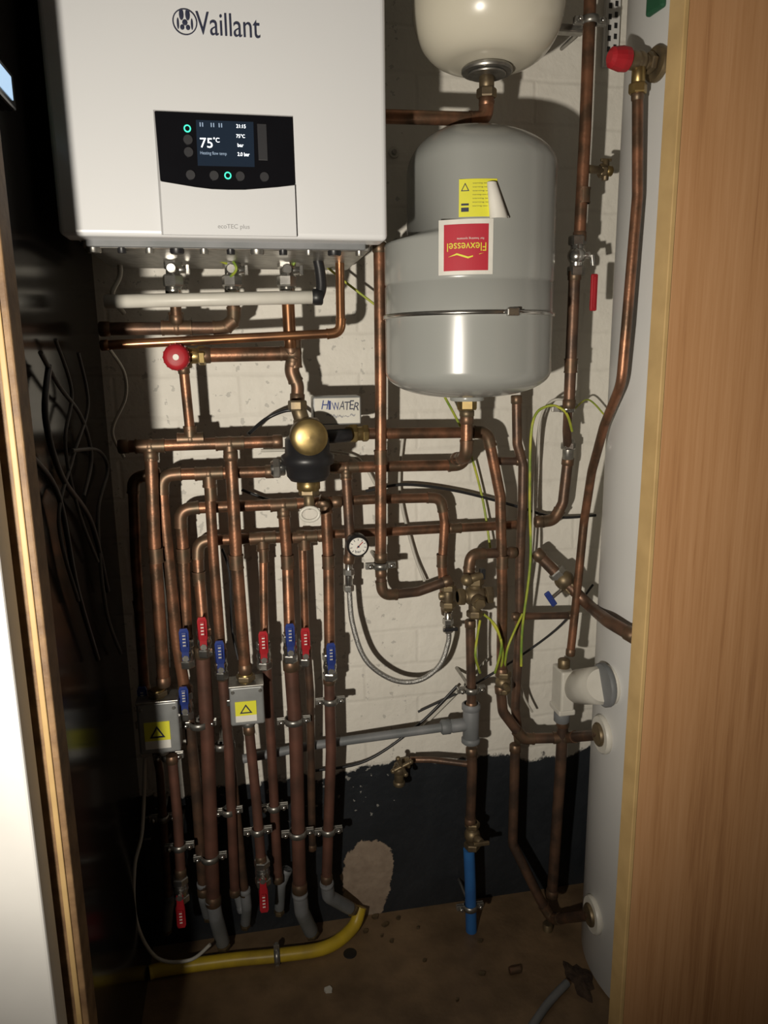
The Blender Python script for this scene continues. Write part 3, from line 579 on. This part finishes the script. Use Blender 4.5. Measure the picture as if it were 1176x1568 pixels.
cable([(876,630,.1),(900,612,.06),(925,635,.05)],.0018,cable_y); cable([(735,950,.1),(728,1000,.13),(735,1030,.1)],.0026,cable_y); cable([(752,950,.1),(768,985,.13),(758,1030,.1)],.0026,cable_y); cable([(800,940,.1),(778,990,.12),(772,1030,.1)],.0024,cable_y)
cable([(740,940,.1),(760,960,.13),(770,1000,.12),(765,1030,.1)],.0024,cable_y)
cable([(560,752,.03),(620,742,.03),(700,752,.03),(790,775,.03),(850,792,.03),(912,789,.02)],.003,blk); cable([(618,660,.02),(612,750,.02),(632,840,.02),(650,890,.03)],.003,cable_w)
cable([(370,750,.03),(430,770,.03),(470,760,.03)],.003,blk); cable([(480,1180,.03),(560,1165,.03),(640,1110,.03),(700,1050,.03)],.003,blk); cable([(640,1090,.03),(740,1040,.03),(850,965,.03),(908,895,.02)],.0025,blk)
cable([(205,920,.04),(212,960,.04),(222,1010,.08)],.003,blk); cable([(400,690,.02),(480,690,.02),(545,700,.02),(575,742,.02)],.003,cable_w)
cable([(222,1160,.1),(218,1270,.12),(206,1330,.14),(209,1410,.14),(240,1466,.12),(290,1470,.12),(322,1446,.12)],.0035,cable_w)
cable([(340,840,.04),(352,880,.04),(355,960,.04),(365,1010,.05)],.0025,blk); cable([(745,1010,.05),(700,1060,.03),(645,1115,.02)],.0025,cable_w)
# loose cables on the dark side panel
def LW(u,v,o=.012):
    r=ray(u,v); q=CAM+r*((WL+o-CAM.x)/r.x); return (q.x,q.y,q.z,0)
gcab=mat('dark_grey_flex',(.09,.085,.08),None,30,.6,spec=.2)
for pts,m,r in (([(62,540),(90,590),(125,640),(140,700),(128,760)],gcab,.003),([(75,560),(70,640),(95,730),(140,800),(165,905)],blk,.004),([(110,690),(150,690),(165,720),(150,790),(162,930),(185,1000)],gcab,.003),([(50,700),(90,760),(118,900),(150,1010)],blk,.0035),([(85,520),(110,600),(100,680),(120,780),(150,860)],gcab,.0025),([(120,540),(135,620),(112,700),(90,800),(120,920)],gcab,.0025)):
    cable([LW(u,v) for u,v in pts],r,m)
# ---------------- wall bits ----------------
b=B('perforated_strip'); 
a=P(948,102,.012); c=P(926,-60,.012); W=.028
cx=P(938,50,.012).x
b.box((cx,-.0055,(a.z+c.z)/2),(W,.011,c.z-a.z),plainw,.0005)
z=a.z+.01
while z<c.z: 
    for s_ in (-1,1): b.box((cx+s_*.006,-.0112,z+(.004 if s_>0 else 0)),(.006,.0012,.009),blk,.0003)
    z+=.018
b.done()
b=B('wall_screw'); q=P(603,234,.001); b.cyl(q+Y*.001,q-Y*.004,.010,wpl,16); b.cyl(q-Y*.003,q-Y*.008,.005,zn,6,False); b.done()
# ---------------- floor bits ----------------
q=G(536,1460); B('floor_hole_disc').cyl(q-Z*.002,q+Z*.002,.014,blk,24).done()  # flat black disc on the boards paints in the dark of an open hole
for i,(u,v,s_) in enumerate(((502,1515,.012),(738,1490,.007),(600,1440,.005),(735,1440,.006),(560,1425,.006),(590,1415,.008),(575,1402,.009),(610,1405,.006),(650,1470,.004),(585,1432,.004),(700,1530,.004),(640,1420,.004))):
    q=G(u,v,.003); b=B('debris_chip'); pts=[q+V((math.cos(t*1.047)*s_*(.6+random.random()*.6),math.sin(t*1.047)*s_*(.4+random.random()*.5),-.003)) for t in range(6)]; b.plate(pts,Z*.005,wpl if i==0 else brd); b.done()
q=G(788,1485,.008); B('copper_offcut').sweep([q-X*.011,q+X*.011],.0075,cul).done()
cable([tuple(G(812,1575,.008))+(0,),tuple(G(840,1535,.008))+(0,),tuple(G(868,1505,.008))+(0,)],.008,gp,'grey_hose')
b=B('dust_heap'); dk_=mat('dark_dust',(.07,.045,.028),(.03,.018,.012),60,.9,bump=.8,bscale=120)
c=G(888,1500,0); n=28; vs=[c+Z*.006]
for k in range(1,4):
    for j in range(n):
        an=j/n*6.283; rr=k/3*(.030+.006*math.sin(3*an+1)+.004*math.sin(7*an)); vs.append(c+V((rr*math.cos(an)*.8,rr*math.sin(an)*1.5,(.005,.003,.0004)[k-1]+random.uniform(0,.002)*(k<3))))
fs=[[0,1+j,1+(j+1)%n] for j in range(n)]
for k in range(2):
    for j in range(n): fs.append([1+k*n+j,1+(k+1)*n+j,1+(k+1)*n+(j+1)%n,1+k*n+(j+1)%n])
b.raw(vs,fs,dk_); b.done()
# ---------------- lights ----------------
ld=bpy.data.lights.new('torch','SPOT'); ld.energy=66; ld.color=(1,.92,.79); ld.shadow_soft_size=.018; ld.spot_size=math.radians(114); ld.spot_blend=1.0
lo=bpy.data.objects.new('torch',ld); lo.location=(-.31,-1.42,1.02); bpy.context.scene.collection.objects.link(lo)
lo.rotation_euler=(V((.24,0,1.26))-V(lo.location)).to_track_quat('-Z','Y').to_euler()
w=bpy.data.worlds.new('world'); bpy.context.scene.world=w; w.use_nodes=True; w.node_tree.nodes['Background'].inputs[0].default_value=(1,.88,.72,1); w.node_tree.nodes['Background'].inputs[1].default_value=.035
bpy.context.scene.view_settings.view_transform='Standard'
